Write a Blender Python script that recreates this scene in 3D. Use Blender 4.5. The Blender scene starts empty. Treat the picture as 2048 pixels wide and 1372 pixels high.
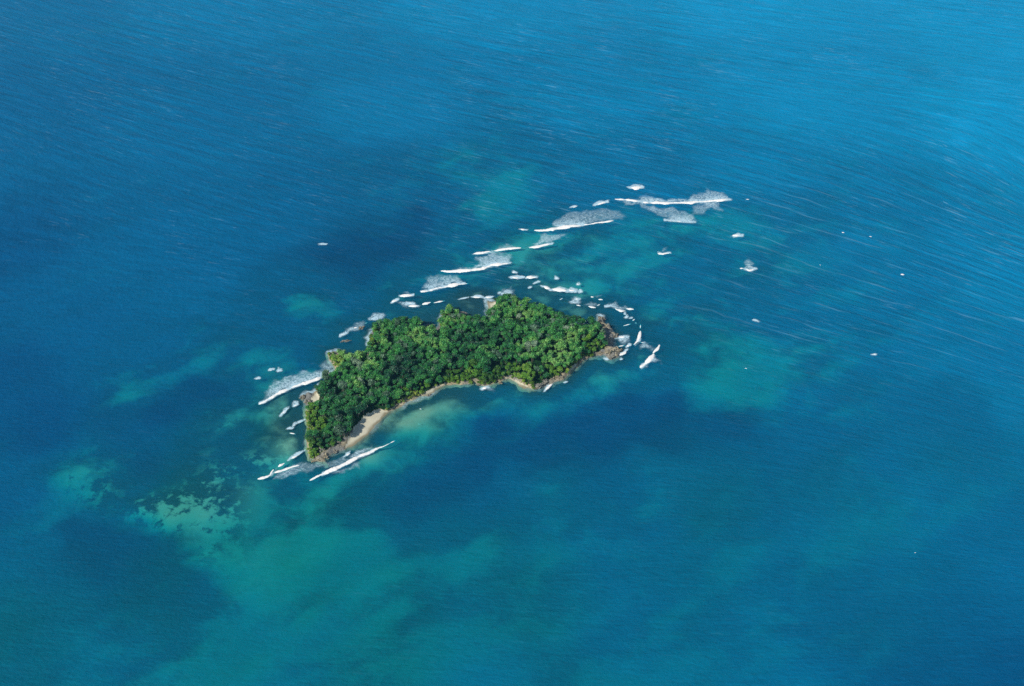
import bpy, math, random
import numpy as np
from mathutils import Vector, Matrix

random.seed(7)
RNG = np.random.default_rng(11)
sc = bpy.context.scene
COL = sc.collection

# ------------------------------------------------------------------ camera
PW, PH = 2048.0, 1372.0                 # the photograph's own pixels
LENS, SENSOR = 50.0, 36.0
FPX = PW * LENS / SENSOR
DEP = math.radians(38.0)                # how far the camera looks down
DIST = 1422.0                           # metres from the lens to the sea at mid frame
cam_loc = Vector((0, -DIST * math.cos(DEP), DIST * math.sin(DEP)))
cd = bpy.data.cameras.new('camera'); cam = bpy.data.objects.new('camera', cd); COL.objects.link(cam)
cam.location = cam_loc
cam.rotation_euler = (math.pi / 2 - DEP, 0, 0)
cd.lens = LENS; cd.sensor_width = SENSOR; cd.sensor_fit = 'HORIZONTAL'
cd.clip_start = 1.0; cd.clip_end = 60000.0
sc.camera = cam

# ------------------------------------------------------------------ light
SUN_EL = math.radians(41.0)
SUN_AZ = math.radians(230.0)            # from +Y towards +X: left and a little behind the camera
w = bpy.data.worlds.new('World'); sc.world = w; w.use_nodes = True
nt = w.node_tree
sky = nt.nodes.new('ShaderNodeTexSky'); sky.sky_type = 'NISHITA'; sky.sun_disc = False
sky.sun_elevation = SUN_EL; sky.sun_rotation = SUN_AZ; sky.altitude = 200; sky.air_density = 1.1; sky.dust_density = 0.3
nt.links.new(sky.outputs[0], nt.nodes['Background'].inputs[0])
nt.nodes['Background'].inputs[1].default_value = 0.10
sd_ = bpy.data.lights.new('sun', 'SUN'); sun = bpy.data.objects.new('sun', sd_); COL.objects.link(sun)
sd_.energy = 4.5; sd_.angle = math.radians(0.5); sd_.color = (1.0, 0.95, 0.86)
sdir = Vector((math.sin(SUN_AZ) * math.cos(SUN_EL), math.cos(SUN_AZ) * math.cos(SUN_EL), math.sin(SUN_EL)))
sun.rotation_euler = sdir.to_track_quat('Z', 'Y').to_euler()
sun.location = (0, 0, 500)
sc.view_settings.view_transform = 'Standard'; sc.view_settings.look = 'None'
sc.view_settings.gamma = 1.0; sc.view_settings.exposure = 0.0; sc.view_settings.use_curve_mapping = False
sc.cycles.use_denoising = False
sc.cycles.use_adaptive_sampling = True; sc.cycles.adaptive_threshold = 0.02
sc.cycles.max_bounces = 6; sc.cycles.transparent_max_bounces = 12
sc.cycles.diffuse_bounces = 2; sc.cycles.glossy_bounces = 2; sc.cycles.volume_bounces = 0
sc.cycles.caustics_reflective = False; sc.cycles.caustics_refractive = False

# ------------------------------------------------------------------ helpers
SD, CDp = math.sin(DEP), math.cos(DEP)
def P(px, py, z=0.0):
    """photo pixel -> point on the level z (arrays or numbers)"""
    px = np.asarray(px, float); py = np.asarray(py, float)
    u = (px - PW / 2) / FPX; v = (PH / 2 - py) / FPX
    dx = u; dy = CDp + v * SD; dz = -SD + v * CDp
    t = (z - cam_loc.z) / dz
    return cam_loc.x + t * dx, cam_loc.y + t * dy
def PP(pts, z=0.0):
    a = np.array(pts, float); x, y = P(a[:, 0], a[:, 1], z)
    return np.stack([x, y], 1)

_tab = {}
def vnoise(x, y, seed=0):
    if seed not in _tab: _tab[seed] = np.random.default_rng(seed + 100).random((256, 256))
    T = _tab[seed]
    xi = np.floor(x).astype(np.int64); yi = np.floor(y).astype(np.int64)
    fx = x - xi; fy = y - yi
    fx = fx * fx * fx * (fx * (fx * 6 - 15) + 10); fy = fy * fy * fy * (fy * (fy * 6 - 15) + 10)
    a = T[xi & 255, yi & 255]; b = T[(xi + 1) & 255, yi & 255]
    c = T[xi & 255, (yi + 1) & 255]; d = T[(xi + 1) & 255, (yi + 1) & 255]
    return (a + (b - a) * fx) * (1 - fy) + (c + (d - c) * fx) * fy
def fbm(x, y, scale, octv=4, seed=0):
    """about -1..1"""
    s = np.zeros_like(x, dtype=float); a = 1.0; n = 0.0; k = 1.0 / scale
    for o in range(octv):
        s += a * (vnoise(x * k + 17.3 * o, y * k - 9.1 * o, seed + o) * 2 - 1); n += a; a *= 0.5; k *= 2.03
    return s / n * 1.6
def sstep(a, b, x):
    t = np.clip((x - a) / (b - a), 0, 1); return t * t * (3 - 2 * t)

def sdist(x, y, poly):
    """signed distance to a closed polygon, positive inside"""
    shp = np.shape(x); x = np.ravel(x); y = np.ravel(y)
    d2 = np.full(x.shape, 1e18); ins = np.zeros(x.shape, bool)
    n = len(poly)
    for i in range(n):
        ax, ay = poly[i]; bx, by = poly[(i + 1) % n]
        ex, ey = bx - ax, by - ay
        t = np.clip(((x - ax) * ex + (y - ay) * ey) / (ex * ex + ey * ey + 1e-12), 0, 1)
        d2 = np.minimum(d2, (x - ax - t * ex) ** 2 + (y - ay - t * ey) ** 2)
        if abs(by - ay) > 1e-9:
            c = (ay > y) != (by > y)
            ins ^= c & (x < ex * (y - ay) / ey + ax)
    return np.where(ins, 1, -1).reshape(shp) * np.sqrt(d2).reshape(shp)

def mesh_np(name, V, F, attrs=None, smooth=True, mats=None, midx=None):
    V = np.asarray(V, np.float32); F = np.asarray(F, np.int32)
    me = bpy.data.meshes.new(name)
    k = F.shape[1]
    me.vertices.add(len(V)); me.vertices.foreach_set('co', V.ravel())
    me.loops.add(F.size); me.loops.foreach_set('vertex_index', F.ravel())
    me.polygons.add(len(F))
    me.polygons.foreach_set('loop_start', np.arange(0, F.size, k, dtype=np.int32))
    me.polygons.foreach_set('loop_total', np.full(len(F), k, np.int32))
    if smooth: me.polygons.foreach_set('use_smooth', np.ones(len(F), bool))
    for m in (mats or []): me.materials.append(m)
    if midx is not None: me.polygons.foreach_set('material_index', np.asarray(midx, np.int32))
    for an, av in (attrs or {}).items():
        av = np.asarray(av, np.float32)
        if av.ndim == 1:
            at = me.attributes.new(an, 'FLOAT', 'POINT'); at.data.foreach_set('value', av)
        else:
            at = me.attributes.new(an, 'FLOAT_VECTOR', 'POINT'); at.data.foreach_set('vector', av.ravel())
    me.update(calc_edges=True); me.validate()
    return me
def link(name, me, parent=None, loc=None, label=None, cat=None, group=None, kind=None):
    o = bpy.data.objects.new(name, me); COL.objects.link(o)
    if parent is not None: o.parent = parent
    if loc is not None: o.location = loc
    if label: o['label'] = label
    if cat: o['category'] = cat
    if group: o['group'] = group
    if kind: o['kind'] = kind
    return o
def grid_faces(nx, ny):
    i = np.arange(nx - 1)[:, None] * ny + np.arange(ny - 1)[None, :]
    i = i.ravel()
    return np.stack([i, i + ny, i + ny + 1, i + 1], 1)

# ------------------------------------------------------------------ materials
class N:
    """small node builder"""
    def __init__(self, name):
        self.m = bpy.data.materials.new(name); self.m.use_nodes = True
        self.t = self.m.node_tree; self.t.nodes.clear()
        self.out = self.t.nodes.new('ShaderNodeOutputMaterial')
    def n(self, typ, ins=None, **kw):
        nd = self.t.nodes.new('ShaderNode' + typ)
        for k, v in kw.items(): setattr(nd, k, v)
        for k, v in (ins or {}).items(): self.put(nd.inputs[k], v)
        return nd
    def put(self, sock, v):
        if hasattr(v, 'is_output') or isinstance(v, bpy.types.NodeSocket): self.t.links.new(v, sock)
        elif isinstance(v, bpy.types.Node): self.t.links.new(v.outputs[0], sock)
        else:
            if isinstance(v, tuple) and len(v) == 3 and sock.type == 'RGBA': v = v + (1,)
            sock.default_value = v
    def math(self, op, a, b=None, c=None, clamp=False):
        nd = self.n('Math', operation=op, use_clamp=clamp); self.put(nd.inputs[0], a)
        if b is not None: self.put(nd.inputs[1], b)
        if c is not None: self.put(nd.inputs[2], c)
        return nd.outputs[0]
    def mix(self, f, a, b, blend='MIX'):
        nd = self.n('Mix', data_type='RGBA', blend_type=blend, clamp_factor=True)
        self.put(nd.inputs[0], f); self.put(nd.inputs[6], a); self.put(nd.inputs[7], b)
        return nd.outputs[2]
    def attr(self, name): return self.n('Attribute', attribute_name=name)
    def noise(self, vec, scale, detail=3, rough=0.55, dist=0.0):
        nd = self.n('TexNoise', {'Scale': scale, 'Detail': detail, 'Roughness': rough, 'Distortion': dist})
        if vec is not None: self.put(nd.inputs['Vector'], vec)
        return nd.outputs[0]
    def ss(self, x, a, b, lo=0.0, hi=1.0):
        nd = self.n('MapRange', interpolation_type='SMOOTHSTEP'); self.put(nd.inputs[0], x)
        for i, v in zip((1, 2, 3, 4), (a, b, lo, hi)): self.put(nd.inputs[i], v)
        return nd.outputs[0]
    def vscale(self, vec, s):
        nd = self.n('VectorMath', operation='MULTIPLY'); self.put(nd.inputs[0], vec); nd.inputs[1].default_value = s
        return nd.outputs[0]
    def done(self, shader): self.t.links.new(shader if isinstance(shader, bpy.types.NodeSocket) else shader.outputs[0], self.out.inputs[0]); return self.m

def pos(b): return b.n('NewGeometry').outputs['Position']

# sea: sky reflection over the light scattered back by the water itself and what comes up from the seabed
def mat_sea():
    b = N('sea_water')
    dep = b.attr('depth').outputs['Fac']; milk_sheen = b.attr('milk_sheen').outputs['Fac']; green = b.attr('green').outputs['Fac']; amp = b.attr('amp').outputs['Fac']
    sw = b.attr('swell').outputs['Vector']
    comb = b.n('CombineXYZ')
    for i, k in enumerate((-0.36, -0.080, -0.070)):
        b.put(comb.inputs[i], b.math('EXPONENT', b.math('MULTIPLY', dep, k)))
    T = comb.outputs[0]
    t2 = b.n('VectorMath', operation='MULTIPLY'); b.put(t2.inputs[0], T); b.put(t2.inputs[1], T)
    inv = b.n('VectorMath', operation='SUBTRACT'); inv.inputs[0].default_value = (1, 1, 1); b.put(inv.inputs[1], t2.outputs[0])
    body = b.mix(milk_sheen, (0.0, 0.065, 0.176), (0.0, 0.265, 0.500))  # milkiness also carries sky sheen and haze painted in towards the far right
    body = b.mix(green, body, (0.0, 0.100, 0.118))
    # swell streaks: lighter and darker lines along the crests in the body colour
    s1 = b.noise(b.vscale(sw, (0.15, 0.012, 1)), 1.0, 3, 0.6, 0.5)
    s3 = b.noise(b.vscale(sw, (0.42, 0.05, 1)), 1.0, 2, 0.6, 0.4)
    var = b.math('ADD', b.math('MULTIPLY', b.math('SUBTRACT', s1, 0.5), amp), b.math('MULTIPLY', b.math('SUBTRACT', s3, 0.5), 0.5))
    gain = b.math('MULTIPLY_ADD', var, 0.98, 1.0)
    gv = b.n('CombineXYZ'); [b.put(gv.inputs[i], gain) for i in range(3)]
    body = b.mix(1.0, body, gv.outputs[0], 'MULTIPLY')
    body = b.mix(1.0, body, inv.outputs[0], 'MULTIPLY')
    # bump
    r1 = b.noise(b.vscale(sw, (0.33, 0.16, 1)), 1.0, 3, 0.62)
    r2 = b.noise(b.vscale(sw, (0.12, 0.018, 1)), 1.0, 2, 0.6)
    h = b.math('ADD', b.math('MULTIPLY', r1, 0.8), b.math('MULTIPLY', b.math('MULTIPLY', r2, amp), 1.6))
    bump = b.n('Bump', {'Strength': 1.0, 'Distance': 1.3, 'Height': h})
    dif = b.n('BsdfDiffuse', {'Color': body, 'Normal': bump.outputs[0]})
    tr = b.n('BsdfTransparent', {'Color': T})
    add = b.n('AddShader'); b.put(add.inputs[0], dif.outputs[0]); b.put(add.inputs[1], tr.outputs[0])
    # scattered whitecap lines
    s4 = b.noise(b.vscale(sw, (0.42, 0.045, 1)), 1.0, 3, 0.62, 0.6)
    s5 = b.noise(b.vscale(sw, (0.012, 0.012, 1)), 1.0, 1)
    line = b.ss(b.math('ADD', s4, b.math('MULTIPLY', b.math('SUBTRACT', s5, 0.5), 0.25)), 0.60, 0.74)
    line = b.math('MULTIPLY', line, b.math('MULTIPLY', b.math('POWER', amp, 2.0), 0.18))
    # long refracted swell crests right of the reef
    sep = b.n('SeparateXYZ'); b.put(sep.inputs[0], sw)
    wob = b.noise(b.vscale(sw, (0.02, 0.010, 1)), 1.0, 2)
    ring = b.math('SINE', b.math('ADD', b.math('MULTIPLY', sep.outputs[0], 2 * math.pi / 27.0), b.math('MULTIPLY', wob, 9.0)))
    brk = b.noise(b.vscale(sw, (0.05, 0.016, 1)), 1.0, 3, 0.7)
    rl = b.math('MULTIPLY', b.math('MULTIPLY', b.ss(ring, 0.93, 1.0), b.ss(brk, 0.42, 0.70)), b.math('MULTIPLY', sep.outputs[2], 0.14))
    line = b.math('MAXIMUM', line, rl)
    foam = b.n('BsdfDiffuse', {'Color': (0.40, 0.66, 0.80)})
    m1 = b.n('MixShader'); b.put(m1.inputs[0], line); b.put(m1.inputs[1], add.outputs[0]); b.put(m1.inputs[2], foam.outputs[0])
    dt = b.n('VectorMath', operation='DOT_PRODUCT'); ge = b.n('NewGeometry')
    b.put(dt.inputs[0], ge.outputs['Normal']); b.put(dt.inputs[1], ge.outputs['Incoming'])
    fr = b.math('MULTIPLY_ADD', b.math('POWER', b.math('SUBTRACT', 1.0, b.math('ABSOLUTE', dt.outputs['Value'])), 5.0), 0.98, 0.02)
    gl = b.n('BsdfGlossy', {'Color': (0.55, 0.72, 0.85), 'Roughness': 0.22, 'Normal': bump.outputs[0]})
    m2 = b.n('MixShader'); b.put(m2.inputs[0], fr); b.put(m2.inputs[1], m1.outputs[0]); b.put(m2.inputs[2], gl.outputs[0])
    return b.done(m2)

def mat_seabed():
    b = N('seabed_sand_and_reef')
    p = pos(b); gr = b.attr('grass').outputs['Fac']; reef = b.attr('reef').outputs['Fac']
    n1 = b.noise(p, 0.035, 5, 0.6, 0.8); n2 = b.noise(p, 0.095, 5, 0.66, 0.25)
    g = b.ss(b.math('ADD', gr, b.math('MULTIPLY', b.math('SUBTRACT', n1, 0.5), 0.9)), 0.25, 0.75)
    n3 = b.noise(p, 0.012, 2)
    r = b.math('MULTIPLY', b.ss(b.math('ADD', n2, b.math('MULTIPLY', b.math('SUBTRACT', n3, 0.5), 0.8)), 0.46, 0.62), reef)
    sand = b.mix(b.noise(p, 0.02, 3), (0.36, 0.35, 0.22), (0.50, 0.47, 0.32))
    c = b.mix(g, sand, (0.030, 0.050, 0.045))
    c = b.mix(r, c, (0.035, 0.055, 0.05))
    return b.done(b.n('BsdfDiffuse', {'Color': c}))

def mat_ground():
    b = N('island_rock_and_soil')
    p = pos(b); och = b.attr('ochre').outputs['Fac']; soil = b.attr('soil').outputs['Fac']
    n1 = b.noise(p, 0.25, 5, 0.65, 0.6); n2 = b.noise(p, 1.1, 4, 0.6)
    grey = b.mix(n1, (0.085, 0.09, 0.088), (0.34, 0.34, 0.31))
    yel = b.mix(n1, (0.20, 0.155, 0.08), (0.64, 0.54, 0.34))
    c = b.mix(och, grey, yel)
    c = b.mix(b.ss(n2, 0.48, 0.66, 0, 0.8), c, (0.055, 0.05, 0.04))  # dark rock blotches, deepened to paint in the shadow gaps of the cliffs
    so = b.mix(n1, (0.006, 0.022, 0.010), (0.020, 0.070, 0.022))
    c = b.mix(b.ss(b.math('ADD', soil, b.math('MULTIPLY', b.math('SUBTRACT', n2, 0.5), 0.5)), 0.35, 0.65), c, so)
    bump = b.n('Bump', {'Strength': 0.8, 'Distance': 0.6, 'Height': n2})
    return b.done(b.n('BsdfDiffuse', {'Color': c, 'Normal': bump.outputs[0]}))
def mat_sand():
    b = N('beach_sand')
    p = pos(b); n1 = b.noise(p, 0.12, 4, 0.6, 0.5); n2 = b.noise(p, 0.7, 4)
    wet = b.attr('wet').outputs['Fac']
    c = b.mix(n1, (0.50, 0.46, 0.33), (0.70, 0.66, 0.51))
    c = b.mix(b.ss(n2, 0.6, 0.75, 0, 0.35), c, (0.25, 0.21, 0.13))
    c = b.mix(wet, c, (0.26, 0.23, 0.15))
    return b.done(b.n('BsdfDiffuse', {'Color': c}))
def mat_leaf(name, dark, mid, light, bias):
    b = N(name)
    p = pos(b)
    n1 = b.noise(p, 0.16, 2, 0.5); n2 = b.noise(p, 0.9, 2, 0.6); n3 = b.noise(p, 0.028, 2, 0.5)
    f = b.math('ADD', b.math('ADD', b.math('MULTIPLY', n1, 0.9), b.math('MULTIPLY', n2, 0.5)), b.math('MULTIPLY', b.math('SUBTRACT', n3, 0.5), 1.3))
    c = b.mix(b.ss(f, 0.45 + bias, 0.85 + bias), dark, mid)
    c = b.mix(b.ss(f, 0.80 + bias, 1.10 + bias), c, light)
    d = b.n('BsdfDiffuse', {'Color': c})
    t = b.n('BsdfTranslucent', {'Color': b.mix(0.5, c, (0.10, 0.16, 0.02))})
    g = b.n('BsdfGlossy', {'Color': (1, 1, 1), 'Roughness': 0.45})
    m = b.n('MixShader', {0: 0.26}); b.put(m.inputs[1], d.outputs[0]); b.put(m.inputs[2], t.outputs[0])
    fr = b.n('Fresnel', {'IOR': 1.4})
    m2 = b.n('MixShader'); b.put(m2.inputs[0], b.math('MULTIPLY', fr.outputs[0], 0.6)); b.put(m2.inputs[1], m.outputs[0]); b.put(m2.inputs[2], g.outputs[0])
    return b.done(m2)
def mat_bark():
    b = N('tree_bark'); n1 = b.noise(pos(b), 1.5, 3)
    return b.done(b.n('BsdfDiffuse', {'Color': b.mix(n1, (0.10, 0.085, 0.065), (0.26, 0.23, 0.19))}))
def mat_crest():
    b = N('foam_crest'); n1 = b.noise(pos(b), 0.55, 4, 0.6)
    n2 = b.noise(pos(b), 1.4, 3)
    bump = b.n('Bump', {'Strength': 0.3, 'Distance': 0.3, 'Height': n2})
    return b.done(b.n('BsdfDiffuse', {'Color': b.mix(b.ss(n1, 0.25, 0.5), (0.78, 0.82, 0.82), (0.95, 0.90, 0.84)), 'Normal': bump.outputs[0]}))
def mat_wash():
    b = N('foam_lace')
    p = pos(b); den = b.attr('froth').outputs['Fac']
    n1 = b.noise(p, 0.11, 5, 0.68, 2.0); n2 = b.noise(p, 0.36, 4, 0.65, 1.2)
    fil = b.math('SUBTRACT', 1.0, b.math('MULTIPLY', b.math('ABSOLUTE', b.math('SUBTRACT', n1, 0.5)), 7.0), clamp=True)
    v = b.math('ADD', b.math('MULTIPLY', fil, 0.45), b.math('MULTIPLY', n2, 0.7))
    v = b.math('ADD', v, b.math('MULTIPLY', b.math('SUBTRACT', den, 0.5), 0.9))
    a = b.math('MULTIPLY', b.math('MAXIMUM', b.ss(v, 0.36, 1.10, 0.0, 0.88), b.math('MULTIPLY', den, 0.36)), b.ss(den, 0.0, 0.35))
    d = b.n('BsdfDiffuse', {'Color': (0.56, 0.77, 0.86)}); t = b.n('BsdfTransparent')
    m = b.n('MixShader'); b.put(m.inputs[0], a); b.put(m.inputs[1], t.outputs[0]); b.put(m.inputs[2], d.outputs[0])
    return b.done(m)

M_SEA, M_BED, M_GROUND, M_SAND = mat_sea(), mat_seabed(), mat_ground(), mat_sand()
M_LEAF = mat_leaf('dark_broadleaf_foliage', (0.010, 0.105, 0.044), (0.062, 0.330, 0.066), (0.310, 0.600, 0.150), -0.05)
M_EDGE = mat_leaf('sunlit_edge_foliage', (0.040, 0.150, 0.020), (0.150, 0.370, 0.030), (0.38, 0.55, 0.09), -0.04)  # forest foliage with the sun on its edge painted in as yellow green
M_PALE = mat_leaf('pale_silvery_foliage', (0.05, 0.13, 0.07), (0.16, 0.30, 0.17), (0.38, 0.50, 0.33), -0.05)
M_SHRUB = mat_leaf('yellow_green_shrub_foliage', (0.070, 0.180, 0.020), (0.210, 0.390, 0.032), (0.45, 0.54, 0.09), -0.05)
M_BARK, M_CREST, M_WASH = mat_bark(), mat_crest(), mat_wash()

# ------------------------------------------------------------------ coast line (pixels at water level, clockwise from the left tip)
COAST_PX = [(618,918),(614,895),(616,865),(612,838),(612,815),(604,798),(612,786),(628,786),(640,772),(655,758),(668,752),(668,735),
 (660,720),(658,706),(672,702),(690,706),(710,714),(728,712),(738,696),(737,675),(742,660),(752,654),(775,652),(800,648),(830,648),(846,662),
 (862,666),(876,652),(884,630),(895,622),(912,624),(928,636),(948,642),(970,640),(978,616),(974,602),(990,600),(1015,603),(1045,610),
 (1075,620),(1105,634),(1140,644),(1170,650),(1190,648),(1197,632),(1205,634),(1210,648),(1220,655),(1232,668),(1226,682),(1228,694),(1240,702),
 (1236,714),(1220,718),(1206,710),(1190,711),(1172,718),(1155,732),(1140,748),(1128,760),(1112,762),(1098,770),(1080,778),(1060,779),(1045,774),
 (1030,764),(1016,758),(1000,762),(985,768),(966,771),(948,766),(930,768),(905,768),(890,770),(876,779),(866,787),(848,790),(834,797),(815,806),
 (798,815),(782,824),(766,836),(752,852),(738,868),(722,882),(703,894),(694,896),(686,902),(668,908),(650,916),(652,924),(636,922)]
COAST = PP(COAST_PX)
SAND_PX = [
 [(690,900),(700,870),(715,850),(735,832),(760,820),(775,824),(800,806),(812,812),(770,850),(740,885),(705,905)],
 [(795,822),(802,812),(828,798),(846,790),(862,781),(876,773),(892,768),(896,778),(866,796),(830,808)],
 [(1010,756),(1018,755),(1040,767),(1062,776),(1080,786),(1040,788),(1010,772)],
 [(972,598),(986,596),(992,612),(998,626),(984,632),(975,626)],
 [(1128,764),(1138,744),(1155,726),(1172,715),(1178,724),(1150,756)],
 [(622,800),(634,788),(640,796),(636,816),(624,812)],
]
SANDS = [PP(s) for s in SAND_PX]
# bare rock, no trees
BARE_PX = [
 [(1168,636),(1190,652),(1203,668),(1212,688),(1210,702),(1190,706),(1190,716),(1245,722),(1250,690),(1240,655),(1200,625),(1180,628)],
 [(610,934),(618,921),(636,915),(652,906),(672,894),(688,880),(702,878),(705,905),(650,932)],
 [(600,780),(616,784),(630,788),(638,800),(634,812),(606,816),(598,798)],
 [(1068,772),(1082,768),(1108,758),(1130,750),(1140,762),(1090,790),(1070,786)],
 [(836,645),(858,648),(880,645),(878,668),(858,674),(838,668)],
 [(905,615),(940,622),(975,628),(978,646),(945,650),(912,638)],
 [(655,708),(690,700),(735,698),(738,714),(712,720),(686,714),(664,714)],
]
BARES = [PP(s) for s in BARE_PX]
allc = COAST
ICX, ICY = allc[:, 0].mean(), allc[:, 1].mean()

def coast_sd(x, y):
    wx = x + 1.6 * fbm(x, y, 9, 3, 21); wy = y + 2.2 * fbm(x, y, 9, 3, 25)
    return sdist(wx, wy, COAST)
def zone(x, y, polys, soft):
    z = np.zeros(np.shape(x))
    for p in polys: z = np.maximum(z, sstep(-soft, soft, sdist(x, y, p)))
    return z
def island_h(x, y, full=False):
    d = coast_sd(x, y)
    s = zone(x, y, SANDS, 1.5); br = zone(x, y, BARES, 2.0)
    nz = fbm(x, y, 14, 4, 31)
    cliff = (2.5 + 1.3 * nz + 1.1 * fbm(x, y, 4.5, 3, 35)) * sstep(0.0, 3.2, d) + 9.5 * sstep(4, 75, d) + 1.0 * nz * sstep(2, 10, d)
    low = np.clip(d, 0, 30) * 0.11 + 0.15 * nz * sstep(1, 5, d)
    rock = (1.9 + 1.7 * fbm(x, y, 5, 4, 41)) * sstep(0, 3.0, d) + 0.12 * np.clip(d, 0, 40)
    h = cliff * (1 - br) + rock * br
    h = h * (1 - s) + low * s
    h = np.where(d > 0, h, np.maximum(d * 0.85, -9.0))
    if full: return h, d, s, br
    return h

# ------------------------------------------------------------------ sea floor control points: pixel, depth m, weed cover, milkiness with painted sky sheen
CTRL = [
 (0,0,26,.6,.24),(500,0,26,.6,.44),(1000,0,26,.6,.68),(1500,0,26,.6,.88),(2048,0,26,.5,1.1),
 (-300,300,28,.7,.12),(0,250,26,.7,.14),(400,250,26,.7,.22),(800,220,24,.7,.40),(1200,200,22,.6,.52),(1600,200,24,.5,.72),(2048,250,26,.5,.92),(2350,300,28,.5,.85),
 (0,500,26,.8,.04),(300,500,22,.9,.14),(550,440,20,.9,.14),(780,400,14,.8,.14),(760,490,11,1,.0),(690,530,12,1,.0),(840,430,12,1,.02),(860,395,13,.95,.1),(420,770,12,1,.0),(330,810,13,1,.0),(640,560,11,.9,.08),(560,620,12,.9,.10),
 (980,385,8.5,.35,.22),(1010,365,8,.4,.3),(1110,360,14,.7,.25),(940,440,9,.7,.15),(1300,340,16,.7,.32),(1500,340,20,.6,.45),
 (850,560,7,.6,.15),(930,520,5,.5,.2),(1040,500,4.5,.4,.25),(1150,480,6.5,.5,.28),(1300,480,8,.55,.30),(1420,450,9,.55,.30),(1200,560,7,.55,.26),(1350,600,9,.6,.25),(1500,560,10,.6,.24),(1600,450,13,.6,.3),
 (1750,520,18,.6,.36),(2048,550,24,.6,.55),(1550,660,11,.6,.24),(1700,650,14,.6,.3),(1900,700,20,.6,.38),(2048,800,24,.6,.40),
 (620,600,8,.5,.08),(560,690,10,.8,.08),(400,600,16,.9,.15),(300,700,13,.9,.10),(0,750,24,.9,.03),(150,620,20,.9,.08),
 (300,775,9,.6,.1),(480,720,8,.7,.08),(450,730,7,.55,.12),(500,690,7.5,.55,.14),(440,830,6,.6,.10),(480,840,5.5,.5,.12),(400,880,6,.6,.1),(240,830,12,.9,.04),(80,860,20,.9,.02),
 (700,690,3,.6,.2),(880,615,2.5,.6,.2),(1050,595,2.5,.6,.2),(1180,620,2.5,.7,.2),(1255,670,4,.85,.12),(1270,700,4,.6,.2),(930,608,1.2,.6,.1),
 (580,810,2.2,.55,.2),(560,850,2.2,.4,.2),(580,885,1.4,.15,.2),(545,900,2.6,.25,.2),(520,930,4.5,.4,.2),
 (720,905,1.6,.25,.3),(780,850,1.8,.40,.25),(830,815,1.7,.45,.25),(900,790,2.2,.6,.2),(870,840,3.4,.55,.22),(960,800,3.6,.6,.2),(1060,795,4.2,.65,.2),(1150,770,3.8,.6,.22),(1200,740,3.8,.6,.22),
 (800,900,7,.6,.16),(900,870,7,.65,.16),(1240,750,6.5,.6,.2),(1300,760,8,.55,.22),(1450,735,8,.3,.28),(1540,760,8.5,.3,.28),(1420,770,7,.2,.35),(1600,800,10,.5,.3),(1530,700,8,.3,.3),
 (1000,850,14,1,.0),(1100,845,15,1,.0),(1180,830,15,1,.0),(1260,808,15,1,.0),(1345,825,15,1,.0),(1200,890,16,1,.0),(1300,880,16,1,.0),(1080,910,16,1,.0),(960,920,16,1,.0),(1450,850,16,1,.03),(880,960,16,1,.0),(800,1020,16,1,.0),(1000,980,15,.9,.06),(1640,850,16,.8,.15),(1900,820,22,.8,.2),
 (1320,940,12,.55,.24),(1070,985,11,.6,.18),
 (600,990,8,.6,.12),(700,970,9,.7,.1),(560,1045,9,.75,.08),
 (130,950,6.0,.25,.15),(210,965,5.5,.35,.15),(240,940,7,.4,.1),(300,920,9,.9,.03),(360,930,6.5,.7,.08),
 (300,1010,3.6,.0,.22),(330,1020,3.8,.05,.2),(390,995,3.6,.05,.2),(425,968,3.4,.0,.2),(445,980,3.6,.0,.2),(415,1000,3.8,.05,.2),(372,1000,4.0,.05,.2),(440,1015,4.5,.2,.2),(360,1040,5,.4,.15),(400,1060,6,.45,.15),(350,1070,7,.7,.08),(455,950,5,.4,.15),(470,1040,6,.3,.2),(430,1110,7,.3,.2),
 (250,1060,16,1,.0),(285,1085,17,1,.0),(330,1110,17,1,.0),(225,1095,18,1,.0),(165,1080,18,1,.0),(310,1165,16,1,.0),(200,1120,20,1,.0),(300,1130,17,1,.0),(340,1170,15,1,.02),(80,1100,18,.8,.12),(220,1200,16,.85,.08),(140,1210,16,.7,.14),
 (620,1080,8.5,.12,.25),(550,1110,8.5,.12,.25),(760,1090,10,.25,.22),(480,1160,10,.25,.2),(700,1160,11,.3,.22),
 (0,1000,18,.8,.06),(60,1000,14,.7,.08),(0,1200,17,.7,.14),(0,1372,16,.6,.15),(120,1300,14,.5,.18),(250,1290,12,.4,.18),(450,1280,12,.35,.2),(650,1320,13,.4,.2),(900,1150,14,.5,.18),(950,1300,14,.4,.2),(1150,1120,14,.5,.20),
 (1250,1250,15,.45,.2),(1450,1150,15,.5,.22),(1500,1320,16,.5,.18),(1700,1050,16,.5,.26),(1850,950,18,.6,.27),(2048,1100,20,.6,.22),(1750,1250,18,.7,.12),(2048,1372,24,.9,.04),(1850,1340,22,.9,.05),(1550,980,17,.7,.14),
 (2300,900,26,.7,.3),(-300,900,26,.8,.03),(1000,1600,20,.6,.15),(0,1600,22,.7,.1),(2000,1600,24,.8,.08),
]
CT = np.array(CTRL, float)
CX, CY = P(CT[:, 0], CT[:, 1])
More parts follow.
